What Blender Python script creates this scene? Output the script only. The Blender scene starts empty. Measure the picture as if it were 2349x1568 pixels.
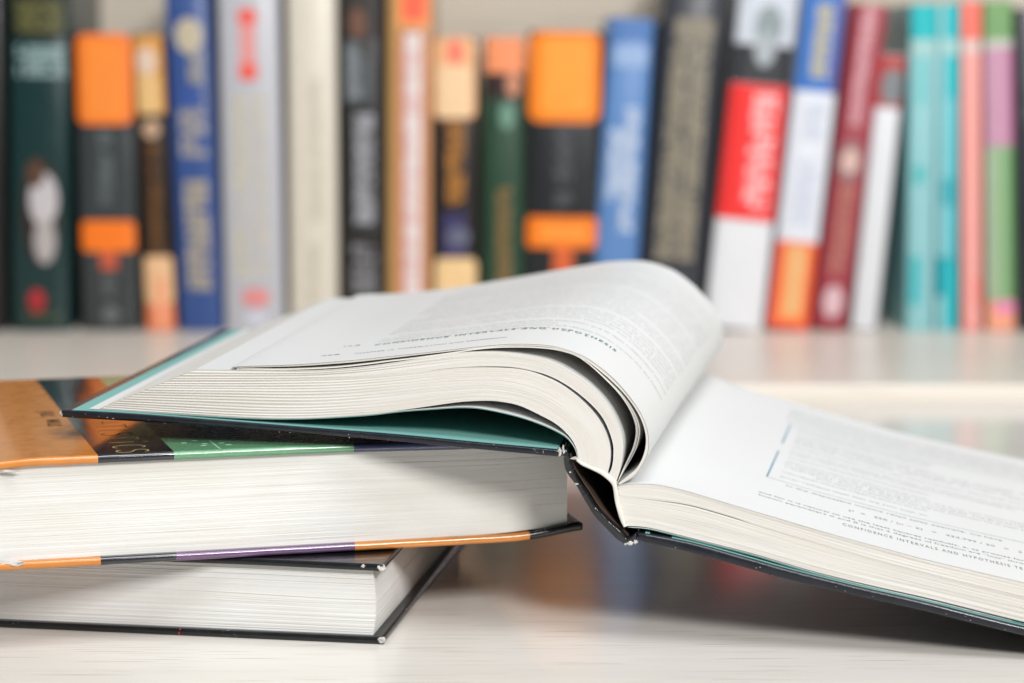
import bpy, math, random
from mathutils import Vector, noise
random.seed(7)
S = 0.01                                   # everything below is worked out in centimetres
scene = bpy.context.scene
COL = scene.collection

# ------------------------------------------------------------------ camera
PITCH = math.atan(684 / 5000)
CAM_H = 24.2
cam_d = bpy.data.cameras.new("camera"); cam = bpy.data.objects.new("camera", cam_d); COL.objects.link(cam)
cam.location = (0, 0, CAM_H * S); cam.rotation_euler = (math.pi / 2 - PITCH, 0, 0)
cam_d.sensor_width = 36; cam_d.lens = 5000 / 2349 * 36
cam_d.clip_start = 0.05; cam_d.clip_end = 50
cam_d.dof.use_dof = True; cam_d.dof.focus_distance = 0.885; cam_d.dof.aperture_fstop = 5.3
scene.camera = cam
# ------------------------------------------------------------------ world, lamps, exposure
w = bpy.data.worlds.new("World"); scene.world = w; w.use_nodes = True
w.node_tree.nodes["Background"].inputs[0].default_value = (0.96, 0.975, 1.0, 1)
w.node_tree.nodes["Background"].inputs[1].default_value = 0.24
def area(name, loc, target, size, power, col):
    d = bpy.data.lights.new(name, 'AREA'); d.shape = 'RECTANGLE'; d.size = size[0]; d.size_y = size[1]
    d.energy = power; d.color = col
    o = bpy.data.objects.new(name, d); COL.objects.link(o); o.location = loc
    o.rotation_euler = (Vector(target) - Vector(loc)).to_track_quat('-Z', 'Y').to_euler()
area("softbox_key", (0.74, -0.80, 1.30), (0, 1.15, 0.05), (0.5, 0.5), 45, (1.0, 0.985, 0.968))
area("softbox_fill", (0.32, 0.12, 2.2), (0, 1.35, 0.05), (1.0, 1.0), 33, (0.95, 0.98, 1.0))
scene.view_settings.view_transform = 'Standard'; scene.view_settings.look = 'None'
scene.view_settings.exposure = 0.0; scene.view_settings.gamma = 1
try:
    scene.cycles.use_denoising = True
    scene.cycles.max_bounces = 8
except Exception: pass

# ------------------------------------------------------------------ measuring helpers
_f = Vector((0, math.cos(PITCH), -math.sin(PITCH))); _u = Vector((0, math.sin(PITCH), math.cos(PITCH)))
CAM = Vector((0, 0, CAM_H))
def ray(px, py): return _f * 5000 + Vector((1, 0, 0)) * (px - 1174.5) + _u * (784 - py)
def at(px, py, P, n):
    r = ray(px, py); return CAM + r * ((P - CAM).dot(n) / r.dot(n))
def at_z(px, py, z): return at(px, py, Vector((0, 0, z)), Vector((0, 0, 1)))
def at_y(px, py, y): return at(px, py, Vector((0, y, 0)), Vector((0, 1, 0)))
def proj(p):
    q = p - CAM; d = q.dot(_f); return 1174.5 + 5000 * q.x / d, 784 - 5000 * q.dot(_u) / d

def lerp(a, b, t): return a + (b - a) * t
def smooth(t): t = max(0, min(1, t)); return t * t * (3 - 2 * t)
def cr(pts, sub=8):
    """Catmull-Rom through pts"""
    P = [Vector(p) for p in pts]; out = []
    for i in range(len(P) - 1):
        p0 = P[i - 1] if i else P[0] * 2 - P[1]; p1 = P[i]; p2 = P[i + 1]
        p3 = P[i + 2] if i + 2 < len(P) else P[-1] * 2 - P[-2]
        for k in range(sub):
            t = k / sub
            out.append(0.5 * (2 * p1 + (p2 - p0) * t + (2 * p0 - 5 * p1 + 4 * p2 - p3) * t * t + (3 * p1 - p0 - 3 * p2 + p3) * t ** 3))
    out.append(P[-1]); return out
def resample(P, n):
    L = [0]
    for a, b in zip(P, P[1:]): L.append(L[-1] + (b - a).length)
    out = []; j = 0
    for i in range(n):
        s = L[-1] * i / (n - 1)
        while j < len(L) - 2 and L[j + 1] < s: j += 1
        out.append(P[j].lerp(P[j + 1], min(1, max(0, (s - L[j]) / max(1e-9, L[j + 1] - L[j])))))
    return out

# ------------------------------------------------------------------ object helpers
def mesh_obj(name, V, F, mat, parent=None, mats=None, fm=None, uv=None, sm=False, bevel=0):
    me = bpy.data.meshes.new(name)
    me.from_pydata([tuple(v * S) for v in V], [], F)
    for m in (mats or [mat]): me.materials.append(m)
    if fm: me.polygons.foreach_set("material_index", fm)
    if uv:
        l = me.uv_layers.new(name="uv")
        for lp in me.loops: l.data[lp.index].uv = uv[lp.vertex_index]
    if sm: me.shade_smooth()
    me.update()
    o = bpy.data.objects.new(name, me); COL.objects.link(o)
    if parent is not None: o.parent = parent; o.matrix_parent_inverse = parent.matrix_world.inverted()
    return o
def thing(name, label, cat, base, group=None):
    o = bpy.data.objects.new(name, None); COL.objects.link(o); o.location = base * S
    o.empty_display_size = 0.02
    o.matrix_world = __import__("mathutils").Matrix.Translation(base * S)
    o["label"] = label; o["category"] = cat
    if group: o["group"] = group
    return o
def sm_angle(o, deg=35):
    me = o.data; me.shade_smooth()
    try: me.set_sharp_from_angle(angle=math.radians(deg))
    except Exception: pass

# ------------------------------------------------------------------ materials
def nodes(name):
    m = bpy.data.materials.new(name); m.use_nodes = True
    nt = m.node_tree; b = nt.nodes["Principled BSDF"]; return m, nt, b
def N(nt, typ, **kw):
    n = nt.nodes.new(typ)
    for k, v in kw.items():
        if k in n.inputs: n.inputs[k].default_value = v
        else: setattr(n, k, v)
    return n
def ramp(nt, src, stops):
    r = nt.nodes.new("ShaderNodeValToRGB"); e = r.color_ramp.elements
    while len(e) < len(stops): e.new(0.5)
    for x, (p, c) in zip(e, stops):
        x.position = p; x.color = (c if len(c) == 4 else (*c, 1))
    nt.links.new(src, r.inputs[0]); return r
def rgb(*c):                                # 0..255 display -> linear
    return tuple(((x / 255) / 12.92 if x / 255 <= 0.04045 else ((x / 255 + 0.055) / 1.055) ** 2.4) for x in c)
def mixc(nt, fac, a, b, mode='MIX'):
    m = nt.nodes.new("ShaderNodeMix"); m.data_type = 'RGBA'; m.blend_type = mode
    for i, v in ((0, fac), (6, a), (7, b)):
        if hasattr(v, "links") or hasattr(v, "is_output"): nt.links.new(v, m.inputs[i])
        elif i == 0: m.inputs[0].default_value = v
        else: m.inputs[i].default_value = (*v, 1)
    return m.outputs[2]
def coat_mat(name, col, rough=0.35, coat=0.0, var=0.08, specks=0.0, spec=0.5, bump=0.0, speck_scale=900, speck_col=(0.6, 0.6, 0.58)):
    m, nt, b = nodes(name)
    tc = N(nt, "ShaderNodeTexCoord")
    n1 = N(nt, "ShaderNodeTexNoise", Scale=150.0, Detail=4.0); nt.links.new(tc.outputs["Object"], n1.inputs["Vector"])
    dark = tuple(c * (1 - var) for c in col); lite = tuple(min(1, c * (1 + var)) for c in col)
    r = ramp(nt, n1.outputs[0], [(0.3, dark), (0.7, lite)])
    out = r.outputs[0]
    if specks > 0:
        n2 = N(nt, "ShaderNodeTexNoise", Scale=float(speck_scale), Detail=3.0, Roughness=0.7); nt.links.new(tc.outputs["Object"], n2.inputs["Vector"])
        n3 = N(nt, "ShaderNodeTexNoise", Scale=60.0, Detail=2.0); nt.links.new(tc.outputs["Object"], n3.inputs["Vector"])
        mul = N(nt, "ShaderNodeMath", operation='MULTIPLY'); nt.links.new(n2.outputs[0], mul.inputs[0]); nt.links.new(n3.outputs[0], mul.inputs[1])
        rr = ramp(nt, mul.outputs[0], [(specks, (0, 0, 0)), (specks + 0.03, (1, 1, 1))])
        out = mixc(nt, rr.outputs[0], out, speck_col)
    nt.links.new(out, b.inputs["Base Color"])
    rr2 = ramp(nt, n1.outputs[0], [(0.2, (rough * 0.8,) * 3), (0.8, (min(1, rough * 1.2),) * 3)])
    nt.links.new(rr2.outputs[0], b.inputs["Roughness"])
    b.inputs["Coat Weight"].default_value = coat; b.inputs["Coat Roughness"].default_value = 0.08
    b.inputs["Specular IOR Level"].default_value = spec
    if bump > 0:
        n4 = N(nt, "ShaderNodeTexNoise", Scale=220.0, Detail=5.0); nt.links.new(tc.outputs["Object"], n4.inputs["Vector"])
        bp = N(nt, "ShaderNodeBump", Strength=bump, Distance=0.0006); nt.links.new(n4.outputs[0], bp.inputs["Height"]); nt.links.new(bp.outputs[0], b.inputs["Normal"])
    return m
def paper(name, col, rough=0.75, trans=0.0, spec=0.25):
    m, nt, b = nodes(name)
    tc = N(nt, "ShaderNodeTexCoord")
    n1 = N(nt, "ShaderNodeTexNoise", Scale=9.0, Detail=3.0); nt.links.new(tc.outputs["Object"], n1.inputs["Vector"])
    n2 = N(nt, "ShaderNodeTexNoise", Scale=1200.0, Detail=2.0); nt.links.new(tc.outputs["Object"], n2.inputs["Vector"])
    r = ramp(nt, n1.outputs[0], [(0.3, tuple(c * 0.965 for c in col)), (0.7, col)])
    nt.links.new(r.outputs[0], b.inputs["Base Color"]); b.inputs["Roughness"].default_value = rough
    b.inputs["Specular IOR Level"].default_value = spec
    bp = N(nt, "ShaderNodeBump", Strength=0.12, Distance=0.0001); nt.links.new(n2.outputs[0], bp.inputs["Height"]); nt.links.new(bp.outputs[0], b.inputs["Normal"])
    return m
def edge_mat(name, base, dark, across, along=0.35, contrast=0.5, cracks=0.0, bumpd=0.0003):
    """page edges: uv = (cm along the leaf, 0..1 through the block)"""
    m, nt, b = nodes(name)
    uv = N(nt, "ShaderNodeUVMap", uv_map="uv")
    def streak(sx, sy, det, off=0.0):
        mp = N(nt, "ShaderNodeMapping"); mp.inputs["Scale"].default_value = (sx, sy, 1); mp.inputs["Location"].default_value = (off, off * 1.7, 0)
        nt.links.new(uv.outputs[0], mp.inputs[0])
        n = N(nt, "ShaderNodeTexNoise", Scale=1.0, Detail=float(det), Roughness=0.6); nt.links.new(mp.outputs[0], n.inputs["Vector"]); return n.outputs[0]
    a = streak(along * 0.25, across, 3); c = streak(along * 0.6, across * 0.28, 2, 5.3)
    d = streak(along * 1.6, across * 1.6, 1, 9.1)
    add = N(nt, "ShaderNodeMath", operation='ADD'); nt.links.new(a, add.inputs[0]); nt.links.new(c, add.inputs[1])
    h = N(nt, "ShaderNodeMath", operation='MULTIPLY'); nt.links.new(add.outputs[0], h.inputs[0]); h.inputs[1].default_value = 0.5
    r = ramp(nt, h.outputs[0], [(0.5 - 0.16, dark), (0.5 - 0.02, tuple(lerp(x, y, 0.75) for x, y in zip(dark, base))), (0.5 + 0.1, base)])
    out = mixc(nt, contrast, base, r.outputs[0])
    if cracks > 0:
        rc = ramp(nt, d, [(cracks, (0, 0, 0)), (cracks + 0.02, (1, 1, 1))])
        out = mixc(nt, rc.outputs[0], tuple(x * 0.3 for x in dark), out)
    g = streak(0.22, 2.2, 4, 2.7)            # thumbed, slightly greyed and yellowed patches
    rg = ramp(nt, g, [(0.38, (0.965, 0.955, 0.93)), (0.60, (1, 1, 1))])
    out = mixc(nt, 1.0, out, rg.outputs[0], 'MULTIPLY')
    nt.links.new(out, b.inputs["Base Color"]); b.inputs["Roughness"].default_value = 0.85; b.inputs["Specular IOR Level"].default_value = 0.2
    bp = N(nt, "ShaderNodeBump", Strength=0.35, Distance=bumpd); nt.links.new(h.outputs[0], bp.inputs["Height"]); nt.links.new(bp.outputs[0], b.inputs["Normal"])
    return m
def ink(name, col, rough=0.5):
    m, nt, b = nodes(name)
    tc = N(nt, "ShaderNodeTexCoord"); n = N(nt, "ShaderNodeTexNoise", Scale=400.0, Detail=2.0); nt.links.new(tc.outputs["Object"], n.inputs["Vector"])
    r = ramp(nt, n.outputs[0], [(0.3, tuple(c * 0.85 for c in col)), (0.7, tuple(min(1, c * 1.12) for c in col))])
    nt.links.new(r.outputs[0], b.inputs["Base Color"]); b.inputs["Roughness"].default_value = rough
    return m
def wood(name, base, line, rough, rough2, sx=3.5, sy=330.0, amt=0.5, plane='XY', coat=0.0):
    """whitewashed oak laminate: short dark pores running along X"""
    m, nt, b = nodes(name)
    tc = N(nt, "ShaderNodeTexCoord")
    def st(sc, det, loc, rough_=0.6, dist=0.0):
        mp = N(nt, "ShaderNodeMapping"); mp.inputs["Scale"].default_value = sc; mp.inputs["Location"].default_value = loc
        nt.links.new(tc.outputs["Object"], mp.inputs[0])
        n = N(nt, "ShaderNodeTexNoise", Scale=1.0, Detail=float(det), Roughness=rough_, Distortion=dist); nt.links.new(mp.outputs[0], n.inputs["Vector"]); return n.outputs[0]
    s3 = lambda a, c: (a, c, c)
    broad = st(s3(1.2, 24), 4, (0, 3, 1), dist=0.4)
    pores = st(s3(sx * 4, sy), 2, (1, 0, 4))
    patch = st(s3(5.0, 40), 3, (4, 2, 2))
    rb = ramp(nt, broad, [(0.3, tuple(c * 0.95 for c in base)), (0.55, base), (0.75, tuple(min(1, c * 1.05) for c in base))])
    rp = ramp(nt, pores, [(0.34, (1, 1, 1)), (0.40, (0, 0, 0))])
    rq = ramp(nt, patch, [(0.35, (0.1,) * 3), (0.65, (1, 1, 1))])
    mul = N(nt, "ShaderNodeMath", operation='MULTIPLY'); nt.links.new(rp.outputs[0], mul.inputs[0]); nt.links.new(rq.outputs[0], mul.inputs[1])
    mul2 = N(nt, "ShaderNodeMath", operation='MULTIPLY'); nt.links.new(mul.outputs[0], mul2.inputs[0]); mul2.inputs[1].default_value = amt
    nt.links.new(mixc(nt, mul2.outputs[0], rb.outputs[0], line), b.inputs["Base Color"]); b.inputs["IOR"].default_value = 1.52
    rr = ramp(nt, pores, [(0.3, (rough2,) * 3), (0.6, (rough,) * 3)]); nt.links.new(rr.outputs[0], b.inputs["Roughness"])
    bp = N(nt, "ShaderNodeBump", Strength=0.12, Distance=0.0001); nt.links.new(pores, bp.inputs["Height"]); nt.links.new(bp.outputs[0], b.inputs["Normal"])
    b.inputs["Specular IOR Level"].default_value = 0.5
    return m

M_TABLE = wood("whitewashed_table", (0.735, 0.70, 0.65), (0.30, 0.235, 0.17), 0.16, 0.24, sx=4.0, sy=1100.0, amt=0.9)
M_SHELF = wood("whitewashed_shelf", (0.78, 0.715, 0.63), (0.48, 0.40, 0.32), 0.30, 0.38)
M_PANEL = wood("back_panel_wood", (0.60, 0.53, 0.44), (0.36, 0.29, 0.22), 0.45, 0.5, sx=1.0, sy=90.0, amt=0.6)
M_PAGE = paper("page_paper", (0.73, 0.74, 0.735), 0.42, spec=0.5)
M_PAGEW = paper("page_paper_warm", (0.72, 0.70, 0.66))
M_TEAL = paper("teal_endpaper", (0.18, 0.42, 0.39), 0.6)
M_TEALP = paper("teal_pastedown", (0.20, 0.43, 0.40), 0.6)
M_EDGE = edge_mat("open_book_page_edges", (0.685, 0.665, 0.63), (0.54, 0.50, 0.455), 80, contrast=0.28, cracks=0.215)
M_EDGER = edge_mat("open_book_page_edges_right", (0.69, 0.67, 0.635), (0.56, 0.53, 0.48), 70, contrast=0.35, cracks=0.17)
M_EDGE2 = edge_mat("thick_book_page_edges", (0.71, 0.705, 0.68), (0.63, 0.615, 0.575), 55, along=0.08, contrast=0.5, cracks=0.12)
M_EDGE1 = edge_mat("lower_book_page_edges", (0.755, 0.755, 0.74), (0.58, 0.56, 0.52), 75, along=0.12, contrast=0.34, cracks=0.19)
M_NAVY = coat_mat("navy_black_board", (0.008, 0.010, 0.016), 0.26, 0.2, 0.3, specks=0.455, bump=0.25, spec=0.4)
M_BLACK = coat_mat("black_laminate", (0.007, 0.008, 0.009), 0.24, 0.2, 0.3, specks=0.42, bump=0.2, spec=0.4)
M_SPINE = coat_mat("crinkled_black_spine", (0.008, 0.009, 0.012), 0.16, 0.5, 0.4, specks=0.37, bump=1.0, speck_scale=500, spec=0.5)
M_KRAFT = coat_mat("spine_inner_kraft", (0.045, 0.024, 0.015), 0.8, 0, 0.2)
M_CLOTH = coat_mat("white_mull_cloth", (0.72, 0.69, 0.63), 0.9, 0, 0.12, bump=0.8)
M_FIBRE = coat_mat("torn_board_fibre", (0.52, 0.50, 0.47), 0.95, 0, 0.15, bump=0.8)
M_ORANGE = coat_mat("glossy_orange_cover", (0.58, 0.21, 0.035), 0.22, 0.3, 0.08, specks=0.46, bump=0.03, speck_col=(0.66, 0.42, 0.25))
M_BLACKC = coat_mat("glossy_black_cover", (0.012, 0.013, 0.018), 0.12, 0.6, 0.1, specks=0.47, bump=0.03)
M_GREEN = coat_mat("glossy_green_cover", (0.12, 0.29, 0.155), 0.26, 0.3, 0.05, bump=0.03)
M_BLUE = coat_mat("glossy_navy_cover", (0.035, 0.045, 0.12), 0.22, 0.4, 0.05, bump=0.03)
M_PURPLE = coat_mat("glossy_purple_cover", (0.125, 0.06, 0.145), 0.22, 0.4, 0.05, bump=0.03)
M_GOLD = ink("gold_print", (0.50, 0.42, 0.15))
M_INK = ink("grey_black_ink", (0.22, 0.24, 0.26))
M_INKL = ink("body_ink", (0.38, 0.39, 0.41))
M_INKG = ink("dark_green_ink", (0.02, 0.16, 0.13))
M_INKB = ink("blue_rule_ink", (0.10, 0.27, 0.36))
M_PALEG = ink("pale_green_print", (0.28, 0.52, 0.36))
M_RED = ink("red_mark", (0.65, 0.05, 0.05))
M_BROWN = ink("brown_ink", (0.05, 0.03, 0.012))

# ------------------------------------------------------------------ setting
def slab(name, x0, x1, y0, y1, z0, z1, mat, r=0.15, kind='structure', seg=4):
    """horizontal board with a rounded front edge"""
    prof = []
    for i in range(seg + 1):
        a = math.pi / 2 * i / seg
        prof.append((y0 + r - r * math.sin(a), z1 - r + r * math.cos(a)))
    prof = [(y1, z1), (y0 + r + 0.1, z1)] + prof + [(y0, z0), (y1, z0)]
    V = [Vector((x, y, z)) for x in (x0, x1) for (y, z) in prof]; n = len(prof)
    F = [(i, (i + 1) % n, n + (i + 1) % n, n + i) for i in range(n)] + [tuple(range(n)), tuple(range(2 * n - 1, n - 1, -1))]
    o = mesh_obj(name, V, F, mat); o["kind"] = kind; sm_angle(o); return o
SHELF_Z, SHELF_Y0, BOOK_Y = 1.25, 146.0, 173.5
slab("table_top", -260, 260, -60, 230, -2.5, 0, M_TABLE)
slab("shelf_board", -200, 200, SHELF_Y0, 197, 0.02, SHELF_Z, M_SHELF, 0.2)
V = [Vector((x, y, z)) for x in (-200, 200) for y in (190.5, 192) for z in (SHELF_Z + 0.02, 46)]
o = mesh_obj("back_panel", V, [(0, 1, 5, 4), (2, 6, 7, 3), (0, 2, 3, 1), (4, 5, 7, 6), (1, 3, 7, 5), (0, 4, 6, 2)], M_PANEL); o["kind"] = "structure"

# ------------------------------------------------------------------ boards and blocks for the two closed books
def board(name, O, a, b, z0, th, La, Lb, r, mat_at, mats, parent, disp=None, cuts=(), n=40, nb=3):
    """rounded board: O front-left corner, a/b unit dirs, size La x Lb, z0..z0+th"""
    loop = []
    k = 4
    for cx, cz, a0 in ((r, th - r, 90), (r, r, 180), (Lb - r, r, 270), (Lb - r, th - r, 0)):
        for i in range(k + 1):
            g = math.radians(a0 + 90 * i / k)
            loop.append((cx + r * math.cos(g), cz + r * math.sin(g)))
    loop = [(r + 0.05, th)] + loop[:2 * (k + 1)] + [(r + 0.05, 0), (Lb - r - 0.05, 0)] + loop[2 * (k + 1):] + [(Lb - r - 0.05, th)]
    xs = sorted(set([round(La * i / n, 4) for i in range(n + 1)] + [round(c, 4) for c in cuts] + [q_ if sd_ else La - q_ for q_ in (0.008, 0.03, 0.06, 0.1, 0.16) for sd_ in (0, 1)]))
    V = []; F = []; fm = []; m = len(loop)
    for x in xs:
        e = min(x, La - x); ins = r * (1 - math.sqrt(max(0, 1 - (1 - min(e, r) / r) ** 2)))
        for (y, z) in loop:
            yy = min(max(y, ins), Lb - ins); zz = min(max(z, ins), th - ins)
            p = O + a * x + b * yy; p = Vector((p.x, p.y, z0 + zz))
            if disp: p = disp(p, x, yy, zz)
            V.append(p)
    for i in range(len(xs) - 1):
        mi = mat_at((xs[i] + xs[i + 1]) / 2) if mat_at else 0
        for j in range(m):
            F.append((i * m + j, i * m + (j + 1) % m, (i + 1) * m + (j + 1) % m, (i + 1) * m + j)); fm.append(mi)
    F.append(tuple(range(m))[::-1]); fm.append(mat_at(0) if mat_at else 0)
    F.append(tuple(range((len(xs) - 1) * m, len(xs) * m))); fm.append(mat_at(La) if mat_at else 0)
    o = mesh_obj(name, V, F, None, parent, mats=mats, fm=fm); sm_angle(o, 50); return o
def block(name, O, a, b, La, Lb, z0, z1, leaves, mat, parent, jit=0.015, wave=0.0, seed=1, sig=0, sag=None):
    """leaves as rows around a rectangle; front and right faces finely sampled"""
    rnd = random.Random(seed)
    per = [(La * i / 70, 0, 0) for i in range(71)] + [(La, Lb * i / 24, 1) for i in range(1, 25)] + [(La * (1 - i / 4), Lb, 2) for i in range(1, 5)] + [(0, Lb * (1 - i / 4), 3) for i in range(1, 4)]
    m = len(per); rows = []
    for k in range(leaves):
        j = rnd.gauss(0, jit)
        rows += [((k + 0.06) / leaves, j, k), ((k + 0.94) / leaves, j, k)]
        if k < leaves - 1: rows.append(((k + 1) / leaves, j + min(0.010, jit * 1.5), k))
    rows = [(0, 0.0, 0)] + rows + [(1, 0.0, leaves)]
    V = []; UV = []
    for t, j, k in rows:
        for (x, y, side) in per:
            jj = j + (0.010 * noise.noise(Vector((x * 0.22, k * 0.9, seed))) if jit else 0)
            if sig: jj += 0.009 * abs(math.sin(math.pi * t * sig + 0.4 * noise.noise(Vector((x * 0.1, t * 3, seed)))))
            px_, py_ = x, y
            if side == 0: py_ = jj
            if side == 1: px_ = La - jj * 0.7
            if side == 0 and x >= La: px_ = La - jj * 0.7
            zz = lerp(z0, z1, t) + wave * noise.noise(Vector((x * 0.15, t * 5, seed * 3.3))) * math.sin(math.pi * t)
            p = O + a * px_ + b * py_; p = Vector((p.x, p.y, zz))
            if sag: p = sag(p, x, y, t)
            V.append(p); UV.append((x + y, t))
    F = []
    for i in range(len(rows) - 1):
        for q in range(m): F.append((i * m + q, i * m + (q + 1) % m, (i + 1) * m + (q + 1) % m, (i + 1) * m + q))
    F.append(tuple(range(m))[::-1]); F.append(tuple(range((len(rows) - 1) * m, len(rows) * m)))
    o = mesh_obj(name, V, F, mat, parent, uv=UV); o["kind"] = "stuff"; return o
def tuft(name, c, r, parent, mat=None, sc=(1, 1, 1), seed=0, sub=2, amp=0.5):
    """torn fibres: a crumpled little lump"""
    import bmesh
    bm = bmesh.new(); bmesh.ops.create_icosphere(bm, subdivisions=sub, radius=1)
    V = []
    for v in bm.verts:
        d = 1 + amp * noise.noise(v.co * 2.3 + Vector((seed * 7.1, seed, 0))) * 1.6
        V.append(Vector((c.x + v.co.x * r * sc[0] * d, c.y + v.co.y * r * sc[1] * d, c.z + v.co.z * r * sc[2] * d)))
    F = [tuple(x.index for x in f.verts) for f in bm.faces]; bm.free()
    return mesh_obj(name, V, F, mat or M_FIBRE, parent)

# ---- the bottom book
A = at_z(880, 1480, 0); Bp = at_z(0, 1441, 0)
a1 = (A - Bp).normalized(); b1 = Vector((-a1.y, a1.x, 0))
L1, D1 = 26.0, 19.5
O1 = A - a1 * L1
T1 = 0.30; Z1 = 3.38
lower = thing("textbook", "black hardcover lying lowest in the pile, directly on the table, white scuffed corners", "book", O1)
board("back_cover", O1, a1, b1, 0.0, T1, L1, D1, 0.13, None, [M_BLACK], lower)
board("front_cover", O1, a1, b1, Z1 - T1, T1, L1, D1, 0.13, None, [M_BLACK], lower,
      disp=lambda p, x, y, z: p + Vector((0, 0, -0.05 * smooth((x - 20) / 6))))
block("page_block", O1 + a1 * 0.7 + b1 * 0.35, a1, b1, L1 - 1.2, D1 - 0.8, T1, Z1 - T1 - 0.02, 62, M_EDGE1, lower, jit=0.007, wave=0.06, seed=3, sig=14,
      sag=lambda p, x, y, t: p + a1 * (0.12 * math.sin(math.pi * t)) + Vector((0, 0, -0.05 * t * smooth((x - 19) / 6))))
# spine side (left end, out of frame)
board("spine", O1 - a1 * 0.05, a1, b1, 0.02, Z1 - 0.04, 0.3, D1, 0.1, None, [M_BLACK], lower, n=2)
tuft("worn_corner", A + a1 * -0.10 + b1 * 0.10 + Vector((0, 0, 0.17)), 0.15, lower, seed=1, sc=(1, 1, 0.95))
tuft("worn_corner", A + a1 * -0.10 + b1 * 0.10 + Vector((0, 0, Z1 - 0.2)), 0.15, lower, seed=2, sc=(1.1, 1, 0.95))
tuft("paint_chip", A - a1 * 0.82 + b1 * -0.01 + Vector((0, 0, Z1 - 0.13)), 0.075, lower, seed=5, sc=(1, 0.3, 1))
# red thread mark on the lower cover edge
P = at(412, 1452, A, b1); q = (P - O1).dot(a1)
V = []; 
for i in range(7):
    t = i / 6; x = q - 0.03 + 0.06 * t * t
    zz = 0.04 + 0.26 * t; yy = -0.012 + (0.06 * t * t)
    for s_ in (-0.018, 0.018): p = O1 + a1 * (x + s_) + b1 * yy; V.append(Vector((p.x, p.y, zz)))
mesh_obj("red_mark", V, [(2 * i, 2 * i + 1, 2 * i + 3, 2 * i + 2) for i in range(6)], M_RED, lower)

# ---- the orange / green textbook in the middle
Z2a, Z2b = 3.40, 7.92
Lp = at_z(0, 1312, Z2a); Rp = at_z(1215, 1243, Z2a)
a2 = (Rp - Lp).normalized(); b2 = Vector((-a2.y, a2.x, 0))
O2 = at(-22, 1300, Lp, b2); O2.z = 0
def loc2(px, py=1200): return (at(px, py, Lp, b2) - O2).dot(a2)
L2 = loc2(1338); D2 = 21.0; T2 = 0.34
cut2 = [loc2(229), loc2(403), loc2(814), loc2(1216)]
mid = thing("textbook", "thick textbook with glossy orange, black and green cover, middle of the pile", "book", Vector((O2.x, O2.y, Z2a)))
SHR = 0.085                                # the loose casing sits slightly askew on its block
def which(c):
    return lambda x: sum(x > q for q in c)
def bow(p, x, y, z):
    # the worn right end of the lower board curls up a little
    zm = z - T2 / 2; e = smooth((x - (L2 - 2.4)) / 1.6)
    p = p + Vector((0, 0, zm * 0.12 * e)) + b2 * (-0.06 * e)
    return p + Vector((0, 0, 0.36 * smooth((x - (L2 - 4.0)) / 4.0) ** 2 + 0.06 * math.sin(math.pi * x / L2) * -1 * 0 + 0.012 * noise.noise(Vector((x * 1.3, 0, 4)))))
board("back_cover", O2, a2, b2, Z2a, T2, L2, D2, 0.15, which(cut2), [M_ORANGE, M_BLACKC, M_PURPLE, M_ORANGE, M_BLACK], mid, disp=bow, cuts=cut2, n=60)
board("front_cover", O2, a2, b2, Z2b - T2 - 0.02, T2 + 0.02, L2 - 0.1, D2, 0.16, which(cut2), [M_ORANGE, M_BLACKC, M_GREEN, M_BLUE, M_BLACK], mid,
      disp=lambda p, x, y, z: p - a2 * (SHR * y) + Vector((0, 0, -0.10 * smooth((2.0 - x) / 2.0) - 0.13 * smooth((x - 12) / 10) + 0.010 * noise.noise(Vector((x * 1.1, 3, 4))))), cuts=cut2, n=60)
xb = loc2(1305)
block("page_block", O2 + a2 * 0.25 + b2 * 0.30, a2, b2, xb - 0.25, D2 - 0.6, Z2a + T2, Z2b - T2 - 0.02, 80, M_EDGE2, mid, jit=0.004, wave=0.03, seed=9,
      sag=lambda p, x, y, t: p + Vector((0, 0, 0.16 * (1 - t) * smooth((x - 19) / 4) ** 2 - 0.13 * t * smooth((x - 12) / 10))) )
board("spine", O2 + b2 * (D2 - 0.1), a2, b2, Z2a + 0.02, Z2b - Z2a - 0.04, L2 - 0.1, 0.3, 0.1, which(cut2), [M_ORANGE, M_BLACKC, M_GREEN, M_BLUE, M_BLACK], mid, cuts=cut2, n=10)
c_ = O2 + a2 * 0.75 + b2 * 0.08
tuft("worn_corner", Vector((c_.x, c_.y, Z2a + 0.30)), 0.16, mid, seed=11, sc=(3.6, 0.7, 0.75))
tuft("worn_corner", Vector((c_.x, c_.y, Z2b - 0.50)), 0.10, mid, seed=12, sc=(4.8, 0.8, 0.6))
# printed title, running towards the reader: strokes on the cover
def arc(cx, cy, rx, ry, a0, a1_, n=14): return [(cx + rx * math.cos(math.radians(lerp(a0, a1_, i / n))), cy + ry * math.sin(math.radians(lerp(a0, a1_, i / n)))) for i in range(n + 1)]
GL = {'S': [arc(.5, .76, .34, .22, 20, 250) + arc(.5, .25, .36, .25, 80, -160)], 'C': [arc(.55, .5, .42, .5, 50, 310)],
      'I': [[(.5, 0), (.5, .98)]], 'T': [[(.5, 0), (.5, 1)], [(.08, .9), (.1, 1), (.92, 1), (.94, .9)]],
      'i': [[(.5, 0), (.5, .78)], [(.5, 1.06), (.5, 1.22)]], 'A': [[(.02, 0), (.5, 1), (.98, 0)], [(.2, .36), (.8, .36)]]}
def ribbon(V, F, pts, wd, f):
    P = [Vector((x, y, 0)) for x, y in pts]; base = len(V)
    for i, p in enumerate(P):
        t = (P[min(i + 1, len(P) - 1)] - P[max(i - 1, 0)]).normalized(); n = Vector((-t.y, t.x, 0)) * wd / 2
        V += [f(p + n), f(p - n)]
    for i in range(len(P) - 1): F.append((base + 2 * i, base + 2 * i + 1, base + 2 * i + 3, base + 2 * i + 2))
TZ = Z2b + 0.006
tp = at_z(302, 1035, Z2b); xs0 = (tp - O2).dot(a2); ys0 = (tp - O2).dot(b2)
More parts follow.
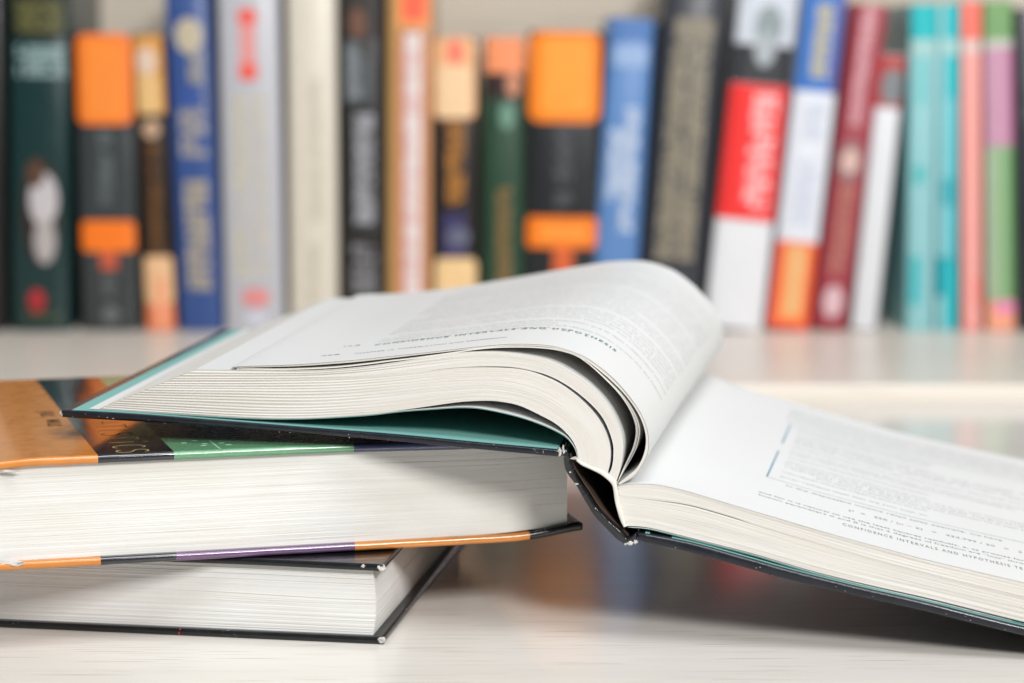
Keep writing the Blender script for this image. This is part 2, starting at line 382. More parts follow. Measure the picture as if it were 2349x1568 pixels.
word = "STATISTiCS"; adv = 1.0
for i, ch in enumerate(reversed(word)):
    V = []; F = []
    for st in GL[ch]:
        # letter x runs towards the reader (-b2), letter y runs to the right (+a2)
        pts = [(x * 0.82, y * 1.30) for x, y in st]
        def f(p, i=i):
            yy = ys0 + adv * i + 0.42 - p.x; q = O2 + a2 * (xs0 - 0.6 + p.y - SHR * (yy - ys0)) + b2 * yy; return Vector((q.x, q.y, TZ))
        ribbon(V, F, pts, 0.05 if ch != 'S' else 0.055, f)
    mesh_obj("title_letter", V, F, M_GOLD, mid)
# pale dots and a rule on the green panel
def disc(name, O, a, b, x, y, rx, ry, z, mat, parent, n=20):
    V = []
    for i in range(n):
        g = 2 * math.pi * i / n; p = O + a * (x + rx * math.cos(g)) + b * (y + ry * math.sin(g)); V.append(Vector((p.x, p.y, z)))
    return mesh_obj(name, V, [tuple(range(n))], mat, parent)
for (px, py) in ((422, 1017), (446, 1012), (469, 1019), (467, 1007+16), (508, 1017), (524, 1021)):
    p = at_z(px, py, Z2b); disc("printed_dot", O2, a2, b2, (p - O2).dot(a2), (p - O2).dot(b2), 0.13, 0.13, TZ, M_PALEG, mid)
p0 = at_z(481, 1012, Z2b); p1 = at_z(507, 1032, Z2b)
V = []; F = []
u0 = ((p0 - O2).dot(a2), (p0 - O2).dot(b2)); u1 = ((p1 - O2).dot(a2), (p1 - O2).dot(b2))
ribbon(V, F, [u0, u1], 0.08, lambda p: Vector((*(O2 + a2 * p.x + b2 * p.y).xy, TZ)))
mesh_obj("printed_rule", V, F, M_PALEG, mid)

# ------------------------------------------------------------------ text made of real glyph outlines
def glyphs(txt, size, bold=0.0, spacing=1.0):
    spacing = 1.35 if txt.startswith('CONFIDENCE') else spacing
    c = bpy.data.curves.new("t", 'FONT'); c.body = txt; c.size = size; c.space_character = spacing
    c.resolution_u = 2; c.offset = bold
    o = bpy.data.objects.new("t", c); COL.objects.link(o)
    dg = bpy.context.evaluated_depsgraph_get(); me = o.evaluated_get(dg).to_mesh()
    V = [v.co.copy() for v in me.vertices]; F = [tuple(p.vertices) for p in me.polygons]
    o.evaluated_get(dg).to_mesh_clear(); bpy.data.objects.remove(o); bpy.data.curves.remove(c)
    return V, F
for (txt, px, py) in (("JALK", 93, 950), ("MALK", 108, 969)):
    gv, gf = glyphs(txt, 0.85, 0.01)
    p = at_z(px, py, Z2b); x0 = (p - O2).dot(a2); y0 = (p - O2).dot(b2)
    mesh_obj("author_lettering", [Vector((*(O2 + a2 * (x0 + v.y) + b2 * (y0 + 0.6 - v.x * 0.8)).xy, TZ)) for v in gv], gf, M_BROWN, mid)

# ------------------------------------------------------------------ the open book
G = at_z(1290, 1048, 7.78)
VPX = 1835
E = Vector(((VPX - 1174.5) / 5000, 1, 0)); E.normalize()
DEPTH = 26.2
def FP(px, py, off=0.0): return at(px, py, G + E * off, E)
opn = thing("open_textbook", "open textbook with arching pages, broken black spine and teal endpapers, on the pile", "book", Vector((G.x, G.y, 0)))
PX2CM = 1 / 57.0
Rv = Vector((E.y, -E.x, 0))                # to the right in the front plane
def flare_vec(px, py):
    """how far the loose leaves fan out at the far end (cm right, cm up)"""
    w_ = smooth((px - 620) / 650)
    g = smooth((1112 - py) / 90)
    k = w_ * lerp(0.62, 1, g)
    return Rv * (2.0 * k) + Vector((0, 0, 0.85 * w_ * g))
def curve3(pts, off, n):
    P2 = resample([Vector(p).to_3d() for p in cr([(x, y) for x, y in pts], 8)], n)
    return [(FP(p.x, p.y, off), p) for p in P2]
INS = 0.32
def solid_block(name, bot, top, leaves, mat, parent, fl_b, fl_t, n=110, seed=1, jit=0.005, sig=0, nv=10, depth=DEPTH - 2 * INS, top_mat=None, flare=flare_vec, seam=None):
    rnd = random.Random(seed)
    CB = curve3(bot, INS, n); CT = curve3(top, INS, n)
    rows = [(0.0, 0.0, 0)]
    for k in range(leaves):
        j = rnd.gauss(0, jit)
        rows += [((k + 0.05) / leaves, j, k), ((k + 0.95) / leaves, j, k)]
        if k < leaves - 1: rows.append(((k + 1) / leaves, j + 0.005, k))
    rows.append((1.0, 0.0, leaves))
    V = []; F = []; UV = []; fm = []
    def pos(t, i, v, off=0.0):
        p = CB[i][0].lerp(CT[i][0], t); q = CB[i][1].lerp(CT[i][1], t)
        return p + E * (depth * v + off) + flare(q.x, q.y) * (lerp(fl_b, fl_t, t) * v ** 1.25)
    L = [0]
    for i in range(1, n): L.append(L[-1] + (CT[i][0] - CT[i - 1][0]).length)
    def grid(rows_, cols, fn, flip, mi):
        base = len(V)
        for r_ in rows_:
            for c in cols:
                p, uv = fn(r_, c); V.append(p); UV.append(uv)
        m = len(cols)
        for i in range(len(rows_) - 1):
            for j in range(m - 1):
                f = (base + i * m + j, base + i * m + j + 1, base + (i + 1) * m + j + 1, base + (i + 1) * m + j)
                F.append(f[::-1] if flip else f); fm.append(mi)
    def front(r_, i):
        t, j, k = r_
        lf = smooth((i / n - 0.4) / 0.35) if sig else 0
        jj = j * (0.4 + 0.6 * i / n) + 0.012 * noise.noise(Vector((L[i] * 0.2, k * 0.8, seed))) * smooth((i - 3) / 12)
        if sig: jj += 0.026 * lf * math.sin(math.pi * sig * t + 2.2 * noise.noise(Vector((L[i] * 0.12, t * 2, seed)))) ** 2
        return pos(t, i, 0, jj), (L[i], t)
    grid(rows, list(range(n)), front, False, 0)
    vs = [k / nv for k in range(nv + 1)]
    grid(vs, list(range(n)), lambda v, i: (pos(1, i, v), (L[i], v * depth)), False, 1)      # upper leaf
    grid(vs, list(range(n)), lambda v, i: (pos(0, i, v), (L[i], v * depth)), True, 1)       # lower leaf
    def end(r_, v):
        t, j, k = r_
        return pos(t, n - 1, v, 0) - (CT[n - 1][0] - CT[n - 2][0]).normalized() * (j * 1.5), (v * depth, t)
    grid(rows, vs, end, True, 0)
    grid([rows[0], rows[-1]], list(range(n)), lambda r_, i: (pos(r_[0], i, 1), (L[i], r_[0])), True, 0)
    grid([rows[0], rows[-1]], vs, lambda r_, v: (pos(r_[0], 0, v), (v, r_[0])), False, 0)
    o = mesh_obj(name, V, F, None, parent, mats=[mat, top_mat or M_PAGE], fm=fm, uv=UV); o["kind"] = "stuff"
    for p_ in o.data.polygons:
        if fm[p_.index] == 1: p_.use_smooth = True
    return o
def sheet(name, pts, parent, mat, fl, th=0.018, n=90, nv=10, off=INS, depth=None, mat2=None, flare=flare_vec, lift=0.0, ripple=0.0):
    C = curve3(pts, off, n); depth = depth or DEPTH - 2 * off
    V = []; F = []; UV = []; fm = []
    nrm = []; SG = 1 if (C[-1][0] - C[0][0]).cross(E).z > 0 else -1
    for i in range(n):
        t = (C[min(i + 1, n - 1)][0] - C[max(i - 1, 0)][0]).normalized(); nrm.append(t.cross(E).normalized() * SG)
    L = [0]
    for i in range(1, n): L.append(L[-1] + (C[i][0] - C[i - 1][0]).length)
    def surf(i, v, side=1):
        p, q = C[i]
        rp = ripple * noise.noise(Vector((L[i] * 0.13, v * 2.3, 3.1))) * smooth(v * 3) * smooth(i / 20)
        return p + E * depth * v + flare(q.x, q.y) * (fl * v ** 1.25) + nrm[i] * (lift + rp + th / 2 * side)
    for side in (1, -1):
        for k in range(nv + 1):
            for i in range(n): V.append(surf(i, k / nv, side)); UV.append((L[i], k / nv))
    m = n * (nv + 1)
    for k in range(nv):
        for i in range(n - 1):
            a, b_, c, d = k * n + i, k * n + i + 1, (k + 1) * n + i + 1, (k + 1) * n + i
            F.append((a, b_, c, d)); fm.append(0); F.append((m + d, m + c, m + b_, m + a)); fm.append(1)
    for i in range(n - 1):
        F.append((i + 1, i, m + i, m + i + 1)); fm.append(1 if mat2 is None else 1)
        q = nv * n; F.append((q + i, q + i + 1, m + q + i + 1, m + q + i)); fm.append(1)
    for k in range(nv):
        for i, fl_ in ((0, 0), (n - 1, 1)):
            a, b_ = k * n + i, (k + 1) * n + i
            F.append((a, b_, m + b_, m + a)[::-1] if not fl_ else (a, b_, m + b_, m + a)); fm.append(1)
    o = mesh_obj(name, V, F, None, parent, mats=[mat, mat2 or mat], fm=fm, uv=UV)
    sm_angle(o, 40)
    def at_sw(s, wcm, up=0.004):
        # s cm from the gutter along the leaf, w cm from the near edge
        j = 0
        while j < n - 2 and L[j + 1] < s: j += 1
        t = (s - L[j]) / (L[j + 1] - L[j])
        v = wcm / depth
        kk = min(nv - 1, max(0, int(v * nv))); tv = v * nv - kk
        P00 = surf(j, kk / nv); P10 = surf(j + 1, kk / nv); P01 = surf(j, (kk + 1) / nv); P11 = surf(j + 1, (kk + 1) / nv)
        p = P00.lerp(P10, t).lerp(P01.lerp(P11, t), tv)
        nn = (P10 - P00).cross(P01 - P00).normalized()
        if nn.dot(nrm[j]) < 0: nn = -nn
        return p + nn * (up + th * 0 )
    at_sw.length = L[-1]; at_sw.depth = depth
    return o, at_sw
def locate(f, px, py):
    best = None; s0, s1, w0, w1 = 0.05, f.length - 0.05, 0.0, f.depth
    for it in range(5):
        for i in range(17):
            for j in range(17):
                s = lerp(s0, s1, i / 16); w_ = lerp(w0, w1, j / 16); q = proj(f(s, w_))
                d = (q[0] - px) ** 2 + (q[1] - py) ** 2
                if best is None or d < best[0]: best = (d, s, w_)
        ds = (s1 - s0) / 7; dw = (w1 - w0) / 7
        s0, s1 = max(0.01, best[1] - ds), min(f.length - 0.01, best[1] + ds); w0, w1 = max(0, best[2] - dw), min(f.depth, best[2] + dw)
    return best[1], best[2]

A_BOT = [(1327, 1056), (1322, 1030), (1308, 1004), (1278, 975), (1239, 953), (1191, 931), (1147, 922), (1113, 920), (1064, 922), (1015, 928), (917, 942), (838, 951.5), (701, 959), (578, 958), (428, 950), (300, 942.5), (228, 938)]
A_TOP = [(1392, 1092), (1400, 1057), (1398, 1018), (1381, 974.7), (1351.5, 935.7), (1308, 896.7), (1259, 868), (1190.6, 847), (1088, 843.5), (1015, 848), (957, 855), (800, 868), (600, 873), (384, 874)]
B_BOT = [(1394, 1093), (1403, 1075), (1407, 1048), (1405, 1013.7), (1386, 965), (1356, 928), (1308, 889), (1259, 862.5), (1210, 849), (1161, 842), (1088, 842), (1015, 847), (957, 854.6), (800, 867.6), (600, 872.6), (384, 873.6)]
B_TOP = [(1413, 1108), (1422, 1080), (1427, 1057.6), (1429.6, 1018.6), (1420, 979.6), (1395, 931), (1356, 887), (1308, 853), (1259, 828), (1210, 816), (1160, 809), (1112, 807), (1060, 809), (1015, 815), (960, 823), (917.6, 830), (838, 841), (756, 848), (674, 850), (560, 849.5), (448, 848.6)]
solid_block("page_block", A_BOT, A_TOP, 85, M_EDGE, opn, 0.0, 0.5, seed=2, sig=13)
solid_block("page_block", B_BOT, B_TOP, 34, M_EDGE, opn, 0.5, 0.9, seed=4, sig=4)
C_L = [(1415, 1110), (1428, 1080), (1442, 1050), (1453, 1025), (1459.5, 989), (1451.5, 955), (1429.6, 916), (1395, 877), (1337, 826), (1290, 806.5), (1230, 798.5), (1150, 798), (1090, 803), (1040, 811), (947, 824), (892, 830), (838, 837), (756, 845), (646, 849), (543, 848)]
for k, (dx, dy) in enumerate(((0, 0), (1.6, 0.1), (3.4, 0.3), (6.5, 0.8))):
    pts = []
    for i, (x, y) in enumerate(C_L):
        f = smooth(i / 2) * smooth((8.5 - i) / 4)
        pts.append((x + dx * f, y + dy * f - (0.7 * k) * smooth((i - 5) / 3)))
    if k == 3: pts[-1] = (552, 845)
    sheet("loose_leaf", pts, opn, M_PAGEW, 0.92, th=0.014)
D_IN = [(1417, 1111), (1440, 1093), (1459, 1077), (1472, 1055), (1480, 1030), (1481, 998), (1468, 957), (1440, 914), (1400, 872), (1352, 833), (1316, 813), (1268, 799), (1220, 794.5), (1161, 794.5), (1088, 801), (1040, 806), (960, 815), (892, 823), (838, 829), (783, 834), (674, 841), (545, 844)]
D_OUT = [(1421, 1112), (1454, 1092), (1473, 1067), (1485.6, 1038), (1486.5, 999), (1472.5, 955), (1443.5, 911.5), (1404.5, 868), (1355.5, 828.5), (1317, 809.7), (1268.5, 795.8), (1220, 791.2), (1161, 791.2), (1088, 797.5), (1040, 803), (960, 812), (892, 819), (838, 825), (783, 830), (674, 838), (559, 841.5), (530, 844.5)]
solid_block("page_block", D_IN, D_OUT, 8, M_EDGE, opn, 0.96, 1.0, seed=6, jit=0.006)
_, TOPL = sheet("page", [(x + (0.9 if i < 8 else 0), y - (0.9 if i > 5 else 0)) for i, (x, y) in enumerate(D_OUT)], opn, M_PAGE, 1.0, th=0.014, mat2=M_PAGEW, n=140, nv=14, lift=0.010, ripple=0.08)
topleaf = _; topleaf["label"] = "curled upper page of the left half, printed with a section heading"

# white flyleaf and teal endpaper below the left block
G0 = [(1326, 1056), (1319, 1030), (1302, 1007), (1277, 991), (1234, 972), (1181, 955), (1112, 940), (1064, 936), (1005, 939), (917.6, 945.5), (838, 954.5), (701, 962), (578, 961.5), (428, 953.5), (300, 945.5), (205, 940)]
sheet("endpaper", [(x + (0.5 if i < 5 else 0), y - 2.0 if i > 1 else y) for i, (x, y) in enumerate(G0)], opn, M_PAGE, 0.0, th=0.016, mat2=M_PAGEW)
sheet("endpaper", G0, opn, M_TEAL, 0.0, th=0.016)
nofl = lambda x, y: Vector((0, 0, 0))

# right half
def flare_r(px, py):
    g = 1 - smooth((px - 1424) / 230)
    return Rv * (1.45 * g) + Vector((0, 0, 0.58))
R_TOP = [(1418, 1116), (1436, 1113), (1454, 1111.5), (1502.7, 1113.2), (1551.5, 1122.5), (1600, 1135.5), (1681, 1160), (1772, 1187), (1908, 1227), (2044, 1264), (2135, 1288), (2349, 1338), (2640, 1404)]
R_MIDU = [(1416, 1134), (1430, 1139), (1450, 1142), (1486, 1145.6), (1551, 1153.5), (1600, 1163.5), (1681, 1187), (1735, 1205.5), (1850, 1240), (2044, 1296), (2349, 1372), (2640, 1438)]
R_MIDD = [(1416.2, 1134.3), (1430, 1139.3), (1450, 1142.4), (1486, 1146.4), (1551, 1155.6), (1600, 1166), (1681, 1189.4), (1735, 1206.3), (1850, 1240.5), (2044, 1296.5), (2349, 1372.5), (2640, 1438.5)]
R_BOT = [(1434.5, 1207.5), (1450, 1207), (1483, 1210), (1520, 1218), (1590, 1235.5), (1726.6, 1270), (1862.7, 1310), (1998.8, 1343.5), (2135, 1374), (2349, 1427), (2660, 1500)]
solid_block("page_block", R_MIDD, R_BOT[:], 1, M_EDGER, opn, 0, 0, n=10) if False else None
solid_block("page_block", R_BOT, R_MIDD, 50, M_EDGER, opn, 0.1, 0.8, seed=12, flare=flare_r, jit=0.008)
solid_block("page_block", R_MIDU, R_TOP, 26, M_EDGER, opn, 0.8, 1.0, seed=13, flare=flare_r, jit=0.008)
_, TOPR = sheet("page", [(x, y - 0.9) for x, y in R_TOP], opn, M_PAGE, 1.0, th=0.014, mat2=M_PAGEW, n=140, nv=14, flare=flare_r, lift=0.010, ripple=0.07)
_["label"] = "printed right page with a ruled box and a running line along the near edge"
R_T2 = [(1440, 1210), (1483, 1213.5), (1520, 1222), (1590, 1240), (1726.6, 1275), (1862.7, 1315), (1998.8, 1349), (2135, 1379.5), (2349, 1432.5), (2670, 1508)]
sheet("endpaper", R_T2, opn, M_TEAL, 0.0, th=0.016)
sheet("endpaper", [(x, y - 2.4 * math.sin(math.pi * min(1, i / 8))) for i, (x, y) in enumerate(R_T2)], opn, M_PAGE, 0.0, th=0.014, mat2=M_PAGEW)

# ---- cover boards, from their near-end outlines
def prism(name, outline, off, depth, mat, parent, r=0.09, n_e=3, mats=None, segs=24, wob=0.0):
    """outline: list of pixel points (closed); swept along the book; near rim rounded"""
    P = [FP(x, y, 0) for x, y in outline]; c = sum(P, Vector()) / len(P); m = len(P)
    # inward normals in plane
    up = Vector((0, 0, 1))
    nrm = []
    for i in range(m):
        t1 = (P[i] - P[i - 1]).normalized(); t2 = (P[(i + 1) % m] - P[i]).normalized()
        t = (t1 + t2).normalized() if (t1 + t2).length > 1e-6 else t2
        n_ = t.cross(E); nrm.append(n_)
    area_ = sum(((P[i] - c).cross(P[(i + 1) % m] - c)).dot(E) for i in range(m))
    sg = 1 if area_ > 0 else -1
    rings = []
    for k in range(n_e + 1):
        g = math.pi / 2 * k / n_e; rings.append((off + r * (1 - math.sin(g)), r * (1 - math.cos(g)) * 0 + r * (1 - math.cos(math.pi / 2 - g)) ))
    rings = [(off + r * (1 - math.cos(math.pi / 2 * k / n_e)), r * (1 - math.sin(math.pi / 2 * k / n_e))) for k in range(n_e + 1)]
    rings += [(off + r + (depth - 2 * r) * k / segs, 0) for k in range(1, segs + 1)]
    rings += [(off + depth - r * (1 - math.cos(math.pi / 2 * k / n_e)), r * (1 - math.sin(math.pi / 2 * k / n_e))) for k in range(n_e - 1, -1, -1)]
    V = []; F = []
    for (d, ins) in rings:
        for i in range(m):
            wb = wob * noise.noise(P[i] * 1.1 + E * d * 0.7)
            V.append(P[i] + E * d - nrm[i] * (sg * ins) + nrm[i] * wb)
    for k in range(len(rings) - 1):
        for i in range(m):
            f = (k * m + i, k * m + (i + 1) % m, (k + 1) * m + (i + 1) % m, (k + 1) * m + i)
            F.append(f if sg > 0 else f[::-1])
    F.append(tuple(range(m))[::-1] if sg > 0 else tuple(range(m))); q = (len(rings) - 1) * m
    F.append(tuple(range(q, q + m)) if sg > 0 else tuple(range(q, q + m))[::-1])
    o = mesh_obj(name, V, F, mat, parent); sm_angle(o, 50); return o
def strip_outline(top, bot, n=24, rnd_=True):
    T = resample([Vector(p).to_3d() for p in cr(top, 6)], n); B = resample([Vector(p).to_3d() for p in cr(bot, 6)], n)
    out = [(p.x, p.y) for p in T] + [(p.x, p.y) for p in reversed(B)]
    return out
lt = [(136, 945), (140, 942.5), (300, 950.5), (513, 967), (701, 982), (917, 999), (1112, 1018), (1270, 1032), (1287, 1034)]
lb = [(137, 953), (146, 958.5), (331, 969), (513, 981), (734, 998), (917, 1014), (1112, 1033.5), (1275, 1048), (1288, 1047)]
cl = prism("front_cover", strip_outline(lt, lb, 60), 0, DEPTH, M_NAVY, opn, r=0.09)
cl["label"] = "left cover board of the open book, navy black with a chipped rim"
RBASE = [(1463, 1226), (1480, 1226), (1590, 1247.5), (1727, 1285), (1817, 1310), (1970, 1348), (2044, 1364.5), (2135, 1385.5), (2349, 1439), (2685, 1515)]
RBOT_ = [(1463, 1240), (1478, 1246), (1590, 1271), (1727, 1309), (1817, 1334), (1970, 1369.5), (2044, 1386), (2135, 1407), (2349, 1460), (2690, 1535)]
crr = prism("back_cover", strip_outline(RBASE, RBOT_, 60), 0, DEPTH, M_NAVY, opn, r=0.11)
crr["label"] = "right cover board of the open book sloping down to the table"
# teal pastedowns lying on the boards
sheet("endpaper", [(x, y - 2.6) for x, y in [(1279, 1033), (1270, 1032), (1112, 1018), (917, 999), (701, 982), (513, 967), (300, 950.5), (166, 943.8)]], opn, M_TEALP, 0, th=0.03, off=0.2)
sheet("endpaper", [(x, y - 2.0) for x, y in RBASE[1:-1] + [(2668, 1513.5)]], opn, M_TEALP, 0, th=0.03, off=0.2)

# ---- spine cover (broken, crinkled) and the white cloth on the back of the pages
SPO = [(1289, 1036), (1292, 1049), (1297, 1076), (1307, 1096), (1320, 1115), (1340, 1148.5), (1363, 1183), (1384, 1206.5), (1410, 1234.5), (1428, 1247), (1439, 1251.5), (1450, 1249), (1461, 1239)]
SPI = [(1300, 1034), (1303, 1048), (1308.5, 1070), (1318, 1089), (1331, 1111), (1350.5, 1139), (1368, 1167), (1389, 1190.5), (1412, 1212), (1426, 1225), (1436, 1238), (1445, 1235), (1458, 1225)]
spn = prism("spine_cover", strip_outline(SPO, SPI, 46), 0.05, DEPTH - 0.1, M_SPINE, opn, r=0.05, wob=0.05)
spn["label"] = "crinkled black spine strip, cracked and hanging open"
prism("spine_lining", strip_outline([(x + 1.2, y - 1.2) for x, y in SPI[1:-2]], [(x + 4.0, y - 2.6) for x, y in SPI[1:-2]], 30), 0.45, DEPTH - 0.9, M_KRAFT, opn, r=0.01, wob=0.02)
ST = [(1318, 1052), (1334, 1063), (1356, 1073), (1378, 1082), (1396, 1094), (1410.5, 1108), (1415, 1128), (1419, 1152), (1426, 1180), (1433, 1200), (1437, 1212)]
SB = [(1319, 1061), (1332, 1071), (1354, 1081), (1375, 1091), (1391, 1102.5), (1402.5, 1115), (1406.5, 1130), (1410, 1153), (1416.5, 1181), (1423, 1203), (1429, 1215)]
clo = prism("mull_cloth", strip_outline(ST, SB, 46), 0.20, DEPTH - 0.4, M_CLOTH, opn, r=0.05, wob=0.035)
clo["label"] = "frayed white cloth strip glued along the back of the pages"
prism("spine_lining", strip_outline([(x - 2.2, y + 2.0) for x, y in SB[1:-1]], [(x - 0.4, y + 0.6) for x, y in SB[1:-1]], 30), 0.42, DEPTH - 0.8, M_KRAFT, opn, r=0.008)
# glue ridges where leaves meet the cloth
V = []; F = []
def quadbox(p, t, n_, l, wd, dp):
    b = len(V)
    for d in (0, dp):
        for s_, h in ((-1, 0), (1, 0), (0.4, 1), (-0.4, 1)): V.append(p + t * wd * s_ + n_ * l * h + E * d)
    F.extend([(b, b + 1, b + 2, b + 3), (b + 7, b + 6, b + 5, b + 4), (b, b + 4, b + 5, b + 1), (b + 1, b + 5, b + 6, b + 2), (b + 2, b + 6, b + 7, b + 3), (b + 3, b + 7, b + 4, b)])
TT = resample([Vector(p).to_3d() for p in cr(ST, 6)], 60); rr_ = random.Random(5)
for i in range(3, 57):
    p = FP(TT[i].x, TT[i].y, 0.26); q = FP(TT[i + 1].x, TT[i + 1].y, 0.26); t = (q - p).normalized(); n_ = -t.cross(E)
    if n_.z < 0 and n_.dot(Rv) < 0: n_ = -n_
    quadbox(p, t, n_, rr_.uniform(0.04, 0.11), 0.016, 0.12)
o = mesh_obj("glue_ridges", V, F, M_CLOTH, opn); o["kind"] = "stuff"
# torn tufts
for (px, py, r_, sc, sd, off) in ((1284, 1038, 0.13, (0.7, 0.6, 1.6), 21, 0.02), (1292, 1030, 0.09, (0.6, 0.6, 1.9), 22, 0.05), (1446, 1247, 0.12, (1.5, 0.6, 1.0), 23, 0.0),
                              (1458, 1244, 0.08, (1.2, 0.7, 1.2), 24, -0.02), (1319, 1052, 0.10, (1.5, 0.8, 0.8), 25, 0.25), (1323, 1111, 0.055, (1.8, 0.5, 0.8), 26, 0.0), (1435, 1249, 0.06, (1.2, 0.7, 0.9), 27, 0.0),
                              (1366, 1167, 0.035, (1, 1, 1), 29, 0.0), (1308, 1084, 0.04, (1.3, .7, 1), 30, 0.0)):
    tuft("torn_fibre", FP(px, py, off), r_ * 0.68, opn, seed=sd, sc=sc, sub=3, amp=0.7)
tuft("worn_corner", FP(141, 949.5, 0.08), 0.155, opn, seed=31, sc=(0.5, 0.8, 0.85))
rr_ = random.Random(8)
V = []; F = []
for q in range(30):   # little chips of white along the rims
    left = rr_.random() < 0.62
    if left: x = 150 + 1130 * rr_.random() ** 1.3; y = 941 + (x - 137) * 0.079 + rr_.uniform(3.5, 13)
    else: x = 1470 + 860 * rr_.random() ** 1.6; y = 1228 + (x - 1463) * 0.242 + rr_.uniform(4, 14)
    p = FP(x, y, -0.004); w_ = rr_.uniform(0.008, 0.03) * (2.2 if rr_.random() < 0.25 else 1); h_ = rr_.uniform(0.006, 0.016); b = len(V)
    for k in range(6):
        g = k * math.pi / 3; V.append(p + Rv * (w_ * math.cos(g) * rr_.uniform(.6, 1.2)) + Vector((0, 0, h_ * math.sin(g) * rr_.uniform(.6, 1.3))))
    F.append(tuple(range(b, b + 6)))
o = mesh_obj("scuff_chips", V, F, M_FIBRE, opn); o["kind"] = "stuff"

# ---- printing on the open pages
def put_line(f, page, txt, px, py, size, mat, to=None, bold=0.0, name="text_line", yscale=1.0, reverse=True, dim=0):
    """a line of type that begins at a point and keeps its distance from the near edge"""
    s0, w0 = locate(f, px, py)
    gv, gf = glyphs(txt, size, bold)
    wmax = max(v.x for v in gv)
    k = 1.0
    sgn = -1 if reverse else 1
    if to is not None:
        s1, w1 = locate(f, *to); k = abs(s1 - s0) / wmax; w_slope = (w1 - w0) / wmax
    V = []
    for v in gv:
        ss = s0 + sgn * v.x * k
        ss = min(max(ss, 0.02), f.length - 0.02)
        V.append(f(ss, w0 + v.y * yscale, 0.006))
    return mesh_obj(name, V, gf, mat, page)
rightp = _
# left page: s grows from the gutter to the fore-edge, so type runs towards smaller s
put_line(TOPL, topleaf, "458", 733, 818, 0.42, M_INK, (775, 816), name="page_number")
put_line(TOPL, topleaf, "CHAPTER 12  CORRELATION AND REGRESSION", 812, 813, 0.36, M_INK, (1168, 769))
put_line(TOPL, topleaf, "13.8", 783, 797, 0.42, M_INK, (825, 793), bold=0.006, name="section_number")
put_line(TOPL, topleaf, "CONFIDENCE INTERVALS AND HYPOTHESIS", 857, 793, 0.50, M_INKG, (1435, 783), bold=0.012, name="section_heading")
put_line(TOPL, topleaf, "we illustrate the population regression line.", 900, 786, 0.34, M_INK, (1268, 750))
put_line(TOPL, topleaf, "Y  =  \u03b1  +  \u03b2x  +  \u03b5", 1195, 757, 0.36, M_INK, (1350, 772))
WORDS = "the of least squares estimate regression line sample values population variance and an error term normal distribution degrees freedom parameters for interval test hypothesis mean slope income sales model observed independent variable residual known sum two is in we that with are by from".split()
rw = random.Random(21)
def sentence(n):
    s_ = ""
    while len(s_) < n: s_ += rw.choice(WORDS) + " "
    return s_[:n]
sL0, wL0 = locate(TOPL, 857, 793); sL1, _w = locate(TOPL, 1435, 783)
def body(f, page, s_start, s_end, w_, size=0.33, txt=None, mat=None):
    gv, gf = glyphs(txt or sentence(92), size); wmax = max(v.x for v in gv); d = (s_end - s_start) / wmax
    V = [f(min(max(s_start + v.x * d, 0.02), f.length - 0.02), min(w_ + v.y, f.depth - 0.02), 0.006) for v in gv]
    return mesh_obj("text_line", V, gf, mat or M_INKL, page)
w_ = wL0 + 1.0
sEnd = 3.0
while w_ < TOPL.depth - 2.2:
    para = rw.random() < 0.16
    body(TOPL, topleaf, sL0 - (0.6 if para else 0), sEnd + (rw.uniform(2, 7) if rw.random() < 0.15 else 0), w_)
    w_ += 0.62 if rw.random() > 0.18 else 1.1
# right page
put_line(TOPR, rightp, "CONFIDENCE INTERVALS AND HYPOTHESIS TESTS", 1932, 1205, 0.40, M_INK, (2380, 1321), bold=0.004, reverse=False, name="running_line", yscale=1.5)
s0, w0 = locate(TOPR, 1739, 1136)
def rline(txt, s, w_, width, size=0.36, mat=None, bold=0.0):
    gv, gf = glyphs(txt, size, bold); wmax = max(v.x for v in gv)
    V = [TOPR(min(s + v.x * width / wmax, TOPR.length - 0.02), min(w_ + v.y * 1.1, TOPR.depth - .02), 0.006) for v in gv]
    return mesh_obj("text_line", V, gf, mat or M_INK, rightp)
FULL = TOPR.length - 1.6 - s0
rline("known parameters \u03b1 and \u03b2 is that 2 degrees of freedom are \u201clost\u201d through the necessity of", s0, w0, FULL)
rline("and for it is natural to use the least squares residuals, e, as proxies for the unknown \u03b5. In", s0, w0 + 0.55, FULL)
s1_, w1_ = locate(TOPR, 1802, 1115)
rline("In the disposable income retail sales example, we have", s1_, w1_, FULL * 0.66)
s2_, w2_ = locate(TOPR, 1945, 1172)
rline("s\u00b2  =   SSE / (n \u2212 2)   =   434.799 / 20   =   21.739.95", s2_, w2_, FULL * 0.62, 0.4)
# ruled box
bs, bw = locate(TOPR, 1759, 1094); ts, tw = locate(TOPR, 1822, 952)
def rule(s0_, w0_, s1_, w1_, wd, mat, name="ruled_line"):
    V = []; F = []; n = 30
    for i in range(n + 1):
        s = lerp(s0_, s1_, i / n); w_ = lerp(w0_, w1_, i / n)
        if abs(s1_ - s0_) > abs(w1_ - w0_): V += [TOPR(s, w_ - wd / 2, 0.006), TOPR(s, w_ + wd / 2, 0.006)]
        else: V += [TOPR(s - wd / 2, w_, 0.006), TOPR(s + wd / 2, w_, 0.006)]
    F = [(2 * i, 2 * i + 1, 2 * i + 3, 2 * i + 2) for i in range(n)]
    return mesh_obj(name, V, F, mat, rightp)
right_s = TOPR.length - 1.3
ts, tw = locate(TOPR, 1813, 975)
SK = (ts - bs) / (tw - bw)
rule(bs, bw, lerp(bs, ts, 0.47), lerp(bw, tw, 0.47), 0.075, M_INKB)
rule(lerp(bs, ts, 0.62), lerp(bw, tw, 0.62), ts, tw, 0.075, M_INKB)
rule(bs, bw, right_s, bw, 0.035, M_INKB)
rule(ts, tw, right_s, tw, 0.035, M_INKB)
k_ = bw + 0.8
